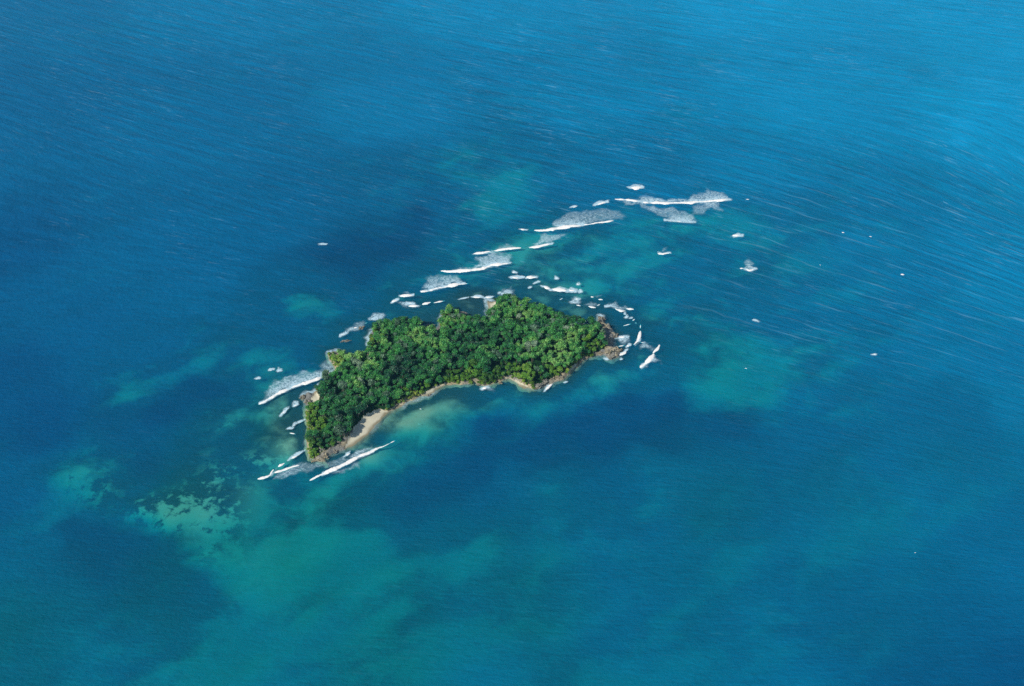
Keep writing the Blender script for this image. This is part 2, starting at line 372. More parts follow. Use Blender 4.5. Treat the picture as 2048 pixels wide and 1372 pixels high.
def sea_fields(x, y):
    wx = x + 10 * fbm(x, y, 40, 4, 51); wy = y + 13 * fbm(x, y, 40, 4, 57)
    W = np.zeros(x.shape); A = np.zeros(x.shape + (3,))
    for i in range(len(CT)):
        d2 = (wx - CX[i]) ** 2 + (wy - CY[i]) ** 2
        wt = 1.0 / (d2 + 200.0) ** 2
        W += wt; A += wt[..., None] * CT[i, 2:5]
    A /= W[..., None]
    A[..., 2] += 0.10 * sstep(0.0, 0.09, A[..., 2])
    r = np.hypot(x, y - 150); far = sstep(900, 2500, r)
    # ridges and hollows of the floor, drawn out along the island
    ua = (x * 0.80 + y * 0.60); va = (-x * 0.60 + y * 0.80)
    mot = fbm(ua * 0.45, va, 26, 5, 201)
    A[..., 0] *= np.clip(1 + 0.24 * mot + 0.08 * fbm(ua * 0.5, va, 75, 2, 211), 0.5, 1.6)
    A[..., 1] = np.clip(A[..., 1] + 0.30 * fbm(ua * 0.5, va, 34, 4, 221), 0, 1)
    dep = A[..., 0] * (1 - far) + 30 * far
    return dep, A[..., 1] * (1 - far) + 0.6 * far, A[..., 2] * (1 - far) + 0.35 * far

GREEN = [(0,1330,240,.65),(350,1290,240,.6),(620,1120,170,.75),(760,1280,240,.6),(1050,1250,240,.55),(1300,1200,200,.4),(370,1000,70,.6),(470,1120,110,.6),(900,1060,120,.35),(560,860,70,.5),(1650,1060,180,.35),(1400,1060,200,.42),(1750,1200,200,.25),(1900,900,180,.22),(1150,1030,130,.4),(1450,750,110,.4),(820,850,90,.45)]
def green_f(x, y):
    g = np.zeros(x.shape)
    for px, py, r, a in GREEN:
        cx, cy = P(px, py); rr = r * 0.5
        g = np.maximum(g, a * np.exp(-((x - cx) ** 2 + ((y - cy) / 1.35) ** 2) / (rr * rr)))
    return np.clip(g * (1 + 0.35 * fbm(x, y, 90, 3, 111)), 0, 1)
# swell: crest lines run down to the right in the picture and bend round the island
def phase(x, y):
    g = 0.12 + 0.88 * sstep(-260, 260, y + 0.35 * x)
    return y + 0.42 * x * g - 0.00009 * x * x + 0.00055 * np.clip(x - 120, 0, 600) ** 2 * sstep(520, 200, y) * sstep(-420, -60, y)
LEE_A = np.array(P(1024, 800)); 
def amp_f(x, y):
    a = 0.28 + 0.72 * sstep(-150, 250, y + 0.25 * x + 60 * fbm(x, y, 200, 2, 61))
    a = a * (0.82 + 0.18 * sstep(-650, -100, x + 0.3 * y)) * (0.88 + 0.3 * fbm(x, y, 160, 3, 65))
    a = np.clip(a, 0.15, 1.1)
    return a
def water_z(x, y):
    ph = phase(x, y); a = amp_f(x, y); h = np.zeros(np.shape(x))
    for lam, am, s in ((14, .10, 71), (21, .17, 73), (31, .20, 75), (47, .16, 77)):
        md = np.clip(0.35 + 0.9 * fbm(ph * 0.9, x * 0.35, lam * 4.0, 2, s + 1), 0, 1.2)
        h += am * md * np.sin(2 * np.pi * (ph / lam + 0.35 * fbm(x, y, lam * 3.5, 2, s)))
    far = sstep(1000, 2500, np.hypot(x, y - 150))
    return h * a * (1 - far)

# ------------------------------------------------------------------ sea, seabed
def axis(lo, hi, step, reach):
    c = np.arange(lo, hi + step * 0.5, step)
    g = []; s = step; v = 0.0
    while v < reach: s *= 1.28; v += s; g.append(v)
    g = np.array(g)
    return np.concatenate([(lo - g)[::-1], c, hi + g])
def sheet(step):
    xs = axis(-770, 770, step, 12000); ys = axis(-450, 840, step, 12000)
    X, Y = np.meshgrid(xs, ys, indexing='ij')
    return X.ravel(), Y.ravel(), grid_faces(len(xs), len(ys))
x, y, F = sheet(2.4)
cs = sdist(x, y, COAST)
dep, gra, mil_sheen = sea_fields(x, y)
# a shelf round the shore
shelf = np.clip(0.7 - cs * 0.30, 0.5, 40)
dep = np.maximum(dep, np.clip(-cs * 0.05, 0, 3.4))
dep = np.minimum(dep, np.maximum(shelf, 0.4))
zz = water_z(x, y) * sstep(0, 40, -cs) 
V = np.stack([x, y, zz], 1)
RL = PP([(1400,370),(1800,360),(2100,430),(2150,760),(1700,760),(1420,640)])
sw = np.stack([phase(x, y), x, sstep(-60, 60, sdist(x, y, RL))], 1)
keep = ~np.all(cs[F] > 14, axis=1)
me = mesh_np('sea', V, F[keep], {'depth': dep, 'milk_sheen': mil_sheen, 'amp': amp_f(x, y), 'green': green_f(x, y), 'swell': sw}, mats=[M_SEA])
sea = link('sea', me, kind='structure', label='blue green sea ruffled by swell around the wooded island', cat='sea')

x, y, F = sheet(5.0)
cs = sdist(x, y, COAST)
dep, gra, mil_sheen = sea_fields(x, y)
dep = np.maximum(dep, np.clip(-cs * 0.05, 0, 3.4))
dep = np.minimum(dep, np.maximum(np.clip(0.7 - cs * 0.30, 0.5, 40), 0.4))
REEF = [PP(q) for q in ([(60,930),(250,915),(300,960),(420,930),(500,950),(480,1080),(400,1110),(250,1060),(90,990)], [(230,870),(380,840),(540,830),(560,930),(430,985),(210,960)])]
reef = 0.95 * zone(x, y, REEF, 25.0) * sstep(12, 6, dep) + 0.12
bz = zone(x, y, SANDS[:3], 14.0)
gra = np.clip(gra + 0.55 * sstep(-22, -2, cs) * (1 - bz), 0, 1)
V = np.stack([x, y, -dep - 0.5 + 0.3 * fbm(x, y, 20, 3, 81)], 1)
me = mesh_np('seabed', V, F, {'grass': gra, 'reef': reef}, mats=[M_BED])
link('seabed', me, kind='structure', label='sand, weed and reef of the sea floor seen through the water', cat='seabed')

# ------------------------------------------------------------------ island ground and beaches
x0, x1 = COAST[:, 0].min() - 12, COAST[:, 0].max() + 12
y0, y1 = COAST[:, 1].min() - 12, COAST[:, 1].max() + 12
xs = np.arange(x0, x1, 1.3); ys = np.arange(y0, y1, 1.3)
X, Y = np.meshgrid(xs, ys, indexing='ij'); gx, gy = X.ravel(), Y.ravel()
h, d, s, br = island_h(gx, gy, True)
F = grid_faces(len(xs), len(ys))
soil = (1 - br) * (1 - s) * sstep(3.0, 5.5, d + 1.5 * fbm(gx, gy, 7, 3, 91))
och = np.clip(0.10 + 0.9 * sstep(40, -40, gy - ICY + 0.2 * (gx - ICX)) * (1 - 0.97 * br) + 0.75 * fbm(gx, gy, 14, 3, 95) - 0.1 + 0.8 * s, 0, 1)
wet = sstep(0.55, 0.15, h)
V = np.stack([gx, gy, h], 1)
fs = s[F].mean(1) > 0.5; fd = d[F].max(1) > -11
def sub(sel, nm, mats, at, **kw):
    f = F[sel]; u, inv = np.unique(f, return_inverse=True)
    me = mesh_np(nm, V[u], inv.reshape(f.shape), {k: a[u] for k, a in at.items()}, mats=mats)
    return link(nm, me, kind='structure', **kw)
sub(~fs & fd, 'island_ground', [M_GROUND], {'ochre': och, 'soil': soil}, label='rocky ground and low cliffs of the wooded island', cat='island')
sub(fs & fd, 'beach', [M_SAND], {'wet': wet}, label='pale sand strips along the front shore of the island', cat='beach')

# ------------------------------------------------------------------ trees
def cards(cent, nrm, size, rng):
    """leaf sprays: a bent diamond of two triangles each"""
    n = len(cent)
    up = rng.normal(size=(n, 3)); a = np.cross(nrm, up); a /= np.linalg.norm(a, axis=1)[:, None] + 1e-9
    bb = np.cross(nrm, a)
    s = size[:, None]
    v = np.stack([cent - a * s * 1.45, cent - bb * s * 0.5 - nrm * s * 0.2, cent + a * s * 1.45, cent + bb * s * 0.5 - nrm * s * 0.2], 1)
    f = np.arange(n * 4).reshape(n, 4)
    return v.reshape(-1, 3), f
def crown_np(seed, R, H, base, n, size, lobes=6):
    rng = np.random.default_rng(seed)
    C = []; Nn = []
    lc = []
    for i in range(lobes):
        an = rng.uniform(0, 2 * np.pi); rr = R * rng.uniform(0.2, 0.62) if i else 0
        lz = base + H * (rng.uniform(0.35, 0.72) if i else 0.68)
        lc.append((rr * math.cos(an), rr * math.sin(an), lz, R * rng.uniform(0.38, 0.58)))
    for i in range(n):
        cx, cy, cz, lr = lc[rng.integers(lobes)]
        v = rng.normal(size=3); v[2] = v[2] * 0.8 + 0.35; v /= np.linalg.norm(v)
        rad = lr * rng.uniform(0.55, 1.18)
        C.append((cx + v[0] * rad, cy + v[1] * rad, cz + v[2] * rad * 0.75))
        q = v + rng.normal(size=3) * 0.75; Nn.append(q / np.linalg.norm(q))
    return cards(np.array(C), np.array(Nn), rng.uniform(0.6, 1.25, n) * size, rng)
def tube(p0, p1, r0, r1, k=5):
    p0 = np.array(p0, float); p1 = np.array(p1, float); ax = p1 - p0; ax /= np.linalg.norm(ax)
    u = np.cross(ax, (0.3, 0.9, 0.1)); u /= np.linalg.norm(u); v = np.cross(ax, u)
    a = np.arange(k) * 2 * np.pi / k
    ring = np.cos(a)[:, None] * u + np.sin(a)[:, None] * v
    V = np.concatenate([p0 + ring * r0, p1 + ring * r1])
    F = np.array([(i, (i + 1) % k, (i + 1) % k + k, i + k) for i in range(k)])
    return V, F
def join(parts):
    V = []; F = []; o = 0
    for v, f in parts: V.append(v); F.append(f + o); o += len(v)
    return np.concatenate(V), np.concatenate(F)
def trunk_np(seed, R, H, base):
    rng = np.random.default_rng(seed + 500)
    top = (rng.normal() * .2, rng.normal() * .2, base + 0.3 * H)
    ps = [tube((0, 0, -1.0), (top[0] * .5, top[1] * .5, top[2] * .55), .30, .24, 6), tube((top[0] * .5, top[1] * .5, top[2] * .55), top, .24, .18, 6)]
    for i in range(4):
        an = i * 1.57 + rng.uniform(-.5, .5); rr = R * rng.uniform(.4, .65)
        ps.append(tube(top, (rr * math.cos(an), rr * math.sin(an), base + H * rng.uniform(.5, .75)), .13, .05, 4))
    return join(ps)
TR = []
for i in range(7):
    R = (3.0, 3.5, 2.7, 3.9, 3.2, 2.5, 4.3)[i]; H = (4.2, 4.6, 4.0, 5.0, 5.2, 4.4, 4.8)[i]; base = (2.6, 3.0, 2.4, 3.2, 3.4, 3.0, 3.0)[i]
    cv, cf = crown_np(i, R, H, base, int(150 + 22 * R * R), 0.62, 5 + i % 4)
    tv, tf = trunk_np(i, R, H, base)
    TR.append((cv, cf, tv, tf, mesh_np('tree_crown', cv, cf, mats=[M_LEAF], smooth=False), mesh_np('tree_trunk', tv, tf, mats=[M_BARK]), mesh_np('tree_crown_sunlit', cv, cf, mats=[M_EDGE], smooth=False), mesh_np('tree_crown_pale', cv, cf, mats=[M_PALE], smooth=False)))
SH = []
for i in range(4):
    R = (1.6, 2.0, 1.3, 2.3)[i]; H = (2.2, 2.4, 1.8, 2.6)[i]
    cv, cf = crown_np(40 + i, R, H, 0.2, int(70 + 22 * R * R), 0.48, 5)
    tv, tf = join([tube((0, 0, -.6), (.3 * math.cos(k * 2.1), .3 * math.sin(k * 2.1), 1.2), .10, .05, 4) for k in range(3)])
    SH.append((mesh_np('shrub_crown', cv, cf, mats=[M_SHRUB], smooth=False), mesh_np('shrub_stem', tv, tf, mats=[M_BARK])))

def to_px(x, y, z):
    rx = x - cam_loc.x; ry = y - cam_loc.y; rz = z - cam_loc.z
    dpt = ry * CDp - rz * SD; up = ry * SD + rz * CDp
    return PW / 2 + FPX * rx / dpt, PH / 2 - FPX * up / dpt

sp = 4.3
tx, ty = np.meshgrid(np.arange(x0, x1, sp), np.arange(y0, y1, sp), indexing='ij')
tx = tx.ravel() + RNG.uniform(-1.7, 1.7, tx.size); ty = ty.ravel() + RNG.uniform(-1.7, 1.7, ty.size)
th, td, ts, tb = island_h(tx, ty, True)
ok = (td > 1.4) & (ts < 0.2) & (tb < 0.4)
tx, ty, th, td = tx[ok], ty[ok], th[ok], td[ok]
def outward(x, y, e=6.0):
    nx = -(sdist(x + e, y, COAST) - sdist(x - e, y, COAST)); ny = -(sdist(x, y + e, COAST) - sdist(x, y - e, COAST))
    l = np.hypot(nx, ny) + 1e-9
    return nx / l, ny / l
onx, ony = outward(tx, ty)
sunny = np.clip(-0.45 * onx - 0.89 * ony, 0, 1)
edge = sunny * sstep(30, 6, td + 5 * fbm(tx, ty, 25, 2, 125)) > RNG.uniform(0.25, 0.6, tx.size)  # sun-facing rim trees get the foliage with sunlight painted in
tpx, tpy = to_px(tx, ty, th)
# keep small gaps in the canopy
gap = (fbm(tx, ty, 11, 2, 121) > 0.85) & (td > 8)
tx, ty, th, tpx, tpy, edge = (a[~gap] for a in (tx, ty, th, tpx, tpy, edge))
order = np.argsort(-tpy)
near = order[:300]; rest = order[300:]
pale = (RNG.random(len(tx)) < 0.09) & ~edge
def place(root, parts, loc, rz, sc_):
    root.location = loc; root.rotation_euler = (0, 0, rz); root.scale = sc_
for i in near:
    k = int(RNG.integers(7)); px = tpx[i]
    py = tpy[i]
    if px < 770:
        if py > 862: w_ = 'in the lowest tip of the forest above the grey rocks'
        elif px > 688 and py > 800: w_ = 'above the main sandy beach'
        elif px < 672 and py > 770: w_ = 'behind the left shore below the rock spur'
        else: w_ = 'in the middle of the lower left tail of the forest'
    elif px < 880: w_ = 'in the front rows behind the narrow sand strip'
    elif px < 1000: w_ = 'in the front rows left of the ochre bluff'
    else: w_ = 'in the front rows between the ochre bluff and right headland'
    if pale[i]: lab, gp = 'pale silvery green tree ' + w_, 'pale trees ' + w_
    else: lab, gp = 'dark green round-crowned tree ' + w_, 'dark trees ' + w_
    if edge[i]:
        lab, gp = (('tree painted sunlit yellow green on the rim of the lower left tail', 'sunlit-painted rim trees of the left tail') if px < 770 else
                   ('tree painted sunlit yellow green on the front edge of the forest', 'sunlit-painted rim trees of the front edge'))
    r = bpy.data.objects.new('broadleaf_tree', None); COL.objects.link(r)
    r.empty_display_size = 0.5
    f = RNG.choice((0.68, 0.85, 0.95, 1.05, 1.2, 1.38)) * RNG.uniform(0.93, 1.07) * (0.74 if edge[i] else 1.0)
    place(r, None, (tx[i], ty[i], th[i]), RNG.uniform(0, 6.28), (f, f, f * RNG.uniform(0.85, 1.25)))
    r['label'] = lab; r['category'] = 'tree'; r['group'] = gp
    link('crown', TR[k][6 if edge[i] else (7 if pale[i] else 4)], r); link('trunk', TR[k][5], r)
PV = []; PF = []; MI = []; o = 0
for i in rest:
    k = int(RNG.integers(7)); cv, cf, tv, tf = TR[k][:4]
    a = RNG.uniform(0, 6.28); f = RNG.choice((0.68, 0.85, 0.95, 1.05, 1.2, 1.38)) * RNG.uniform(0.93, 1.07) * (0.74 if edge[i] else 1.0); fz = f * RNG.uniform(0.85, 1.25)
    c, s_ = math.cos(a) * f, math.sin(a) * f
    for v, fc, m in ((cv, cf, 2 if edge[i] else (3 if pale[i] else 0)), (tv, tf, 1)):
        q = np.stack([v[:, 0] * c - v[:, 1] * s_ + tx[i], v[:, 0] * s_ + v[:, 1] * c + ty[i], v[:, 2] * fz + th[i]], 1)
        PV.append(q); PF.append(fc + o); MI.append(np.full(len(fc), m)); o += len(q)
me = mesh_np('forest', np.concatenate(PV), np.concatenate(PF), mats=[M_LEAF, M_BARK, M_EDGE, M_PALE], midx=np.concatenate(MI), smooth=False)
link('forest', me, label='dense dark green forest canopy over the back of the island', cat='forest', kind='stuff')

# shrubs: a bright fringe on the sunny edges
sx, sy = np.meshgrid(np.arange(x0, x1, 2.6), np.arange(y0, y1, 2.6), indexing='ij')
sx = sx.ravel() + RNG.uniform(-1, 1, sx.size); sy = sy.ravel() + RNG.uniform(-1, 1, sy.size)
hh, dd, s2, b2 = island_h(sx, sy, True)
e = 3.0
nx = (coast_sd(sx + e, sy) - coast_sd(sx - e, sy)); ny = (coast_sd(sx, sy + e) - coast_sd(sx, sy - e))
ln = np.hypot(nx, ny) + 1e-9; face = -(nx * -0.35 + ny * -0.93) / ln     # outward direction towards the front
ok = (dd > 0.5) & (dd < 5.0) & (s2 < 0.25) & (b2 < 0.4) & (((-(-nx) * 0 + ny / ln) > 0.35) | ((nx / ln) > 0.75))
ids = np.where(ok)[0]
if len(ids) > 290: ids = RNG.choice(ids, 290, replace=False)
for i in ids:
    k = int(RNG.integers(4)); px, py = to_px(sx[i], sy[i], hh[i])
    if px < 760:
        if py > 815: w_ = 'on the straight left rim below the rock spur' if px < 660 else 'beside the main sandy beach'
        elif py > 715: w_ = 'on the left rim between rock spur and large left breaker'
        else: w_ = 'around the left back cove'
    elif py > 700: w_ = 'along the front edge behind the narrow sand strip' if px < 900 else ('along the front edge left of the ochre bluff' if px < 1015 else 'along the front edge right of the ochre bluff')
    else: w_ = 'on the notches of the back shore'
    lab, gp = 'yellow green shrub ' + w_, 'shrubs ' + w_
    r = bpy.data.objects.new('shrub', None); COL.objects.link(r); r.empty_display_size = 0.3
    f = RNG.uniform(0.8, 1.3); place(r, None, (sx[i], sy[i], hh[i]), RNG.uniform(0, 6.28), (f, f, f))
    r['label'] = lab; r['category'] = 'shrub'; r['group'] = gp
    link('crown', SH[k][0], r); link('stem', SH[k][1], r)

# ------------------------------------------------------------------ rocks
import bmesh
def rock(px, py, w, dpt, hgt, rot, och_, label, z=None, seed=0):
    """w, dpt in metres"""
    bm = bmesh.new(); bmesh.ops.create_icosphere(bm, subdivisions=4, radius=1.0)
    v = np.array([q.co[:] for q in bm.verts])
    n = fbm(v[:, 0] * 3 + seed, v[:, 1] * 3 + v[:, 2] * 2.1, 1.6, 4, 131 + seed % 7)
    n2 = np.abs(fbm(v[:, 0] * 5 - seed, v[:, 2] * 5 + v[:, 1] * 3, 1.3, 3, 141))
    f = 1.05 + 0.55 * n - 0.42 * n2
    v = v * f[:, None] * np.array([w / 2, dpt / 2, hgt * 0.9]) * 0.86
    v[:, 2] = np.where(v[:, 2] > 0, v[:, 2], v[:, 2] * 0.5)
    for q, c in zip(bm.verts, v): q.co = c
    me = bpy.data.meshes.new('rock'); bm.to_mesh(me); bm.free()
    me.materials.append(M_GROUND)
    at = me.attributes.new('ochre', 'FLOAT', 'POINT'); at.data.foreach_set('value', np.clip(och_ * 0.68 + 0.3 * n, 0, 1).astype(np.float32))
    at = me.attributes.new('soil', 'FLOAT', 'POINT'); at.data.foreach_set('value', np.zeros(len(v), np.float32))
    X, Y = P(px, py)
    hz = float(island_h(np.array([float(X)]), np.array([float(Y)]))[0]) if z is None else z
    o = link('rock_outcrop', me, loc=(float(X), float(Y), max(hz, 0) * 0.7), label=label, cat='rock')
    o.rotation_euler = (0, 0, rot)
    return o
ROCKS = [
 (606,795,9,6,3.6,.6,.5,'brown rock spur jutting from the left shore above the sand patch'),
 (616,806,7,6,3.2,.2,.4,'dark brown boulder beside the sand patch on the left shore'),
 (634,921,16,5,2.0,.1,.95,'low ochre rock ledge at the lowest left tip'),
 (652,914,7,6,3.0,.4,.8,'pale ochre pinnacle at the lower left tip of the island'),
 (644,903,7,7,3.6,.5,.25,'grey rock just above the ochre ledge at the left tip'),
 (664,897,11,8,3.6,.8,.2,'broad grey rock between left tip and sandy beach'),
 (676,886,9,9,4.2,.8,.15,'tall grey rock at the middle of the rocky left shore'),
 (690,874,11,8,4.4,.3,.35,'grey rock with pale top beside the sandy beach'),
 (700,866,6,6,3.2,.3,.15,'small grey rock tucked under trees above the sandy beach'),
 (672,904,5,4,1.6,.3,.1,'small wet boulder in front of the grey left shore rocks'),
 (800,806,5,4,2.6,.3,.7,'ochre rock stub at the upper end of the sandy beach'),
 (790,812,6,4,2.2,.1,.6,'brown ledge where the sandy beach meets the forest'),
 (858,790,5,3,1.8,.9,.3,'dark rock at the front shore between two sand strips'),
 (960,769,8,4,1.8,.2,.6,'flat brown ledge on the middle front shore'),
 (1001,766,5,5,2.8,.3,.9,'pale square rock on the front shore left of the ochre bluff'),
 (1080,774,7,6,3.4,.4,.1,'grey rock right of the ochre bluff on the front shore'),
 (1090,766,7,6,3.8,.6,.1,'taller grey rock in the cluster on the front right shore'),
 (1072,777,5,4,1.6,.1,.5,'low pale rock at the right foot of the ochre bluff'),
 (1120,757,10,6,3.0,.2,.85,'ochre headland rock at the corner of the front right shore'),
 (1106,760,6,5,2.6,.2,.6,'brown rock behind the small breaker on the front right shore'),
 (1158,725,7,4,2.2,.5,.6,'brown rock at the top of the grey sand lens'),
 (1172,717,7,4,2.4,.4,.55,'pale brown rock along the right front shore'),
 (1200,708,8,4,2.2,.1,.8,'light ochre ledge left of the right headland'),
 (1224,706,16,12,5.0,.3,.65,'knobbly ochre headland rock at the right tip of the island'),
 (1236,702,9,8,3.2,.2,.35,'brown rock at the outer right tip of the island'),
 (1224,717,6,4,2.0,.2,.2,'dark wet rock below the right headland'),
 (1229,672,9,9,3.2,.7,.4,'brown rock shelf on the right shore of the island'),
 (1204,640,7,7,3.4,.4,.45,'brown rock spur at the upper right corner of the island'),
 (1216,656,7,7,2.4,.4,.3,'grey rock below the upper right spur'),
 (690,682,13,4,1.6,.2,.15,'dark rock spit across the left back cove'),
 (722,656,8,5,2.2,.6,.35,'reddish brown rock at the mouth of the left back cove'),
 (860,652,11,6,1.8,.2,.1,'dark grey rock in the notch of the back shore'),
 (845,645,5,5,2.2,.2,.1,'small dark rock left of the back shore notch'),
 (925,626,12,5,1.0,.1,.2,'flat grey rock shelf in the back shore bay'),
]
for k, r in enumerate(ROCKS): rock(*r, seed=k * 3)

# ------------------------------------------------------------------ breaking waves
def resample(pts, step):
    pts = np.array(pts, float); seg = np.hypot(*np.diff(pts, axis=0).T); L = np.concatenate([[0], np.cumsum(seg)])
    n = max(4, int(L[-1] / step)); t = np.linspace(0, L[-1], n + 1)
    return np.stack([np.interp(t, L, pts[:, 0]), np.interp(t, L, pts[:, 1])], 1), t / L[-1], L[-1]
def wz(x, y):
    return water_z(x, y) * sstep(0, 40, -sdist(x, y, COAST))
def crest_np(px_pts, wpx, seed, tip=0.35, spray=True):
    """a rolling foam ridge along a line of pixels; wpx = width in photo pixels"""
    q = PP(px_pts); mid = q.mean(0)
    mpp = math.sqrt((mid[0]) ** 2 + (mid[1] - cam_loc.y) ** 2 + cam_loc.z ** 2) / FPX     # metres per pixel across
    c, t, L = resample(q, 0.7)
    tq = q[-1] - q[0]; tq = tq / (np.linalg.norm(tq) + 1e-9)
    W = wpx * mpp * 0.78 / math.hypot(tq[1], 0.64 * tq[0])
    tang = np.gradient(c, axis=0); tang /= np.linalg.norm(tang, axis=1)[:, None] + 1e-9
    nr = np.stack([-tang[:, 1], tang[:, 0]], 1)
    s = t * L
    rag = fbm(s, np.full_like(s, seed * 7.7), 9.0, 4, 151); rag2 = fbm(s, np.full_like(s, seed * 3.1 + 50), 9.0, 4, 153)
    taper = np.minimum(1, np.minimum(t, 1 - t) * L / (W * 1.2 + 1.0)) ** 0.5
    taper = np.maximum(taper * (1 - tip * np.abs(t - 0.4)), 0.02)
    w = W * taper * np.clip(1 + 0.62 * rag, 0.22, 1.7)
    hgt = np.clip(0.15 * w * (1 + 0.3 * rag2), 0.05, 0.8)
    c = c + nr * (0.35 * rag2 * W * 0.5)[:, None]
    K = 9; th = np.linspace(0, np.pi, K)
    V = np.zeros((len(c), K, 3))
    lump = fbm(np.repeat(s, K), np.tile(th * 3, len(c)) + seed, 1.6, 3, 157).reshape(-1, K)
    off = -np.cos(th)[None, :] * w[:, None] * 0.5 * (1 + 0.12 * lump)
    V[..., 0] = c[:, :1] + nr[:, :1] * off; V[..., 1] = c[:, 1:] + nr[:, 1:] * off
    V[..., 2] = np.sin(th)[None, :] ** 0.8 * hgt[:, None] * (1 + 0.2 * lump)
    V[..., 2] += wz(V[..., 0], V[..., 1]) - 0.12
    V = V.reshape(-1, 3)
    F = grid_faces(len(c), K)
    return V, F
def wash_np(poly_px, seed, edge=5.0, line_px=None, reach=4.0, jit=1.0):
    q = PP(poly_px)
    x0, y0 = q.min(0) - 3; x1, y1 = q.max(0) + 3
    xs = np.arange(x0, x1, 1.1); ys = np.arange(y0, y1, 1.1)
    X, Y = np.meshgrid(xs, ys, indexing='ij'); X = X.ravel(); Y = Y.ravel()
    jx = X + jit * 2.6 * fbm(X, Y, 7, 3, 161 + seed % 5); jy = Y + jit * 3.2 * fbm(X, Y, 7, 3, 171 + seed % 5)
    d = sdist(jx, jy, q) + 1.8 * jit
    den = sstep(-0.5, edge, d)
    if line_px is not None:
        lq, _, _ = resample(PP(line_px), 2.0)
        dl = np.sqrt(np.min((X[:, None] - lq[None, :, 0]) ** 2 + (Y[:, None] - lq[None, :, 1]) ** 2, axis=1))
        den = np.maximum(den * (0.40 + 0.60 * np.exp(-dl / 8.0)), 0.85 * sstep(reach, 1.0, dl) * sstep(-5.0, -1.0, d) * (reach > 0))
    else: den = den * 0.7
    F = grid_faces(len(xs), len(ys)); F = F[(den[F] > 0.01).any(1)]
    u, inv = np.unique(F, return_inverse=True)
    V = np.stack([X, Y, wz(X, Y) + 0.14], 1)
    return V[u], inv.reshape(F.shape), den[u]
def breaker(name, label, crests, washes=(), group=None, seed=0, edge=6.5, cat='wave', froth=True):
    """crests: (pixel line, width px); washes: pixel polygons"""
    auto = bool(crests) and not washes and froth
    if auto:                     # every small crest trails a little froth up-sea
        washes = []
        for pts, wd in crests[:3]:
            a, z = np.array(pts[0], float), np.array(pts[-1], float); k = wd * random.uniform(0.5, 1.1); e_ = (z - a) * 0.18
            washes.append([tuple(a - e_), tuple((a + z) / 2 + (random.uniform(-3, 3), -k)), tuple(z + e_ + (0, -k * 0.4)), tuple(z + e_ * 0.5 + (0, wd * 0.3)), tuple(a + (0, wd * 0.4))])
    allp = [p for c in crests for p in c[0]] or [p for wsh in washes for p in wsh]
    q = PP(allp).mean(0); loc = np.array([q[0], q[1], 0.0])
    meshes = []
    for j, (pts, wd) in enumerate(crests):
        v, f = crest_np(pts, wd, seed + j); meshes.append(('crest', mesh_np('crest', v - loc, f, mats=[M_CREST])))
    for j, poly in enumerate(washes):
        v, f, dn = wash_np(poly, seed + j, 1.6, crests[min(j, len(crests) - 1)][0], 0.0, 0.5) if auto else wash_np(poly, seed + j, edge, crests[0][0] if crests else None)
        meshes.append(('foam_wash', mesh_np('foam_wash', v - loc, f, {'froth': dn}, mats=[M_WASH])))
    if len(meshes) == 1:
        return link(name, meshes[0][1], loc=loc, label=label, cat=cat, group=group)
    r = bpy.data.objects.new(name, None); COL.objects.link(r); r.location = loc
    r['label'] = label; r['category'] = cat
    if group: r['group'] = group
    for nm, me in meshes: link(nm, me, r)
    return r
B = breaker
# thin swash where the sea meets the island
mx, my = np.meshgrid(np.arange(x0 - 4, x1 + 4, 1.0), np.arange(y0 - 4, y1 + 4, 1.0), indexing='ij')
shp = mx.shape; mx = mx.ravel(); my = my.ravel()
dsh = coast_sd(mx, my) + 1.2 * fbm(mx, my, 8, 3, 231)
expo = 0.35 + 0.65 * sstep(-60, 60, (my - ICY) - 0.55 * (mx - ICX)) 
den = sstep(-5.5, -1.8, dsh) * sstep(2.0, 0.6, dsh) * np.clip(0.45 + 0.9 * fbm(mx, my, 16, 3, 235), 0, 1) * expo * (0.5 + 0.5 * sstep(-1, 1, fbm(mx, my, 40, 2, 239)))
Fs = grid_faces(*shp); Fs = Fs[(den[Fs] > 0.02).any(1)]
u, inv = np.unique(Fs, return_inverse=True)
me = mesh_np('swash', np.stack([mx, my, np.full_like(mx, 0.12)], 1)[u], inv.reshape(Fs.shape), {'froth': den[u]}, mats=[M_WASH])
link('swash', me, label='thin broken line of swash along the shore of the island', cat='foam', kind='stuff')
G = 'breakers on the outer reef'
B('breaking_wave','longest white breaker, at the top right end of the reef line',[([(1285,405),(1330,406),(1380,405),(1420,402),(1460,399)],7)],
  [[(1274,402),(1284,388),(1300,391),(1330,398),(1368,399),(1385,388),(1402,383),(1415,375),(1445,384),(1464,399),(1420,405),(1290,407)],
   [(1268,404),(1300,412),(1345,416),(1384,426),(1392,444),(1345,442),(1325,436),(1300,424)],
   [(1384,412),(1440,402),(1448,426),(1420,416),(1400,432),(1380,430)]],G,1)
B('breaking_wave','thin low breaker with foam trailing up, just below the longest breaker',[([(1330,440),(1360,443),(1388,444)],4)],
  [[(1332,440),(1345,428),(1385,428),(1392,440),(1388,446),(1340,444)]],G,3)
B('breaking_wave','short bright breaker just left of the longest breaker',[([(1229,398),(1252,399),(1279,403)],7)],[[(1240,402),(1280,402),(1268,410),(1248,410)]],G,5)
B('whitecap','isolated spindle-shaped white crest above the top end of the reef breakers',[([(1259,375),(1272,376),(1285,374)],8)],seed=7)
B('whitecap','small white crest left of the short bright breaker on the reef',[([(1190,410),(1202,407),(1214,404)],6)],seed=8)
B('whitecap','tiny white fleck left end of the faint line before the wide breaker',[([(1143,415),(1154,413)],4)],seed=9)
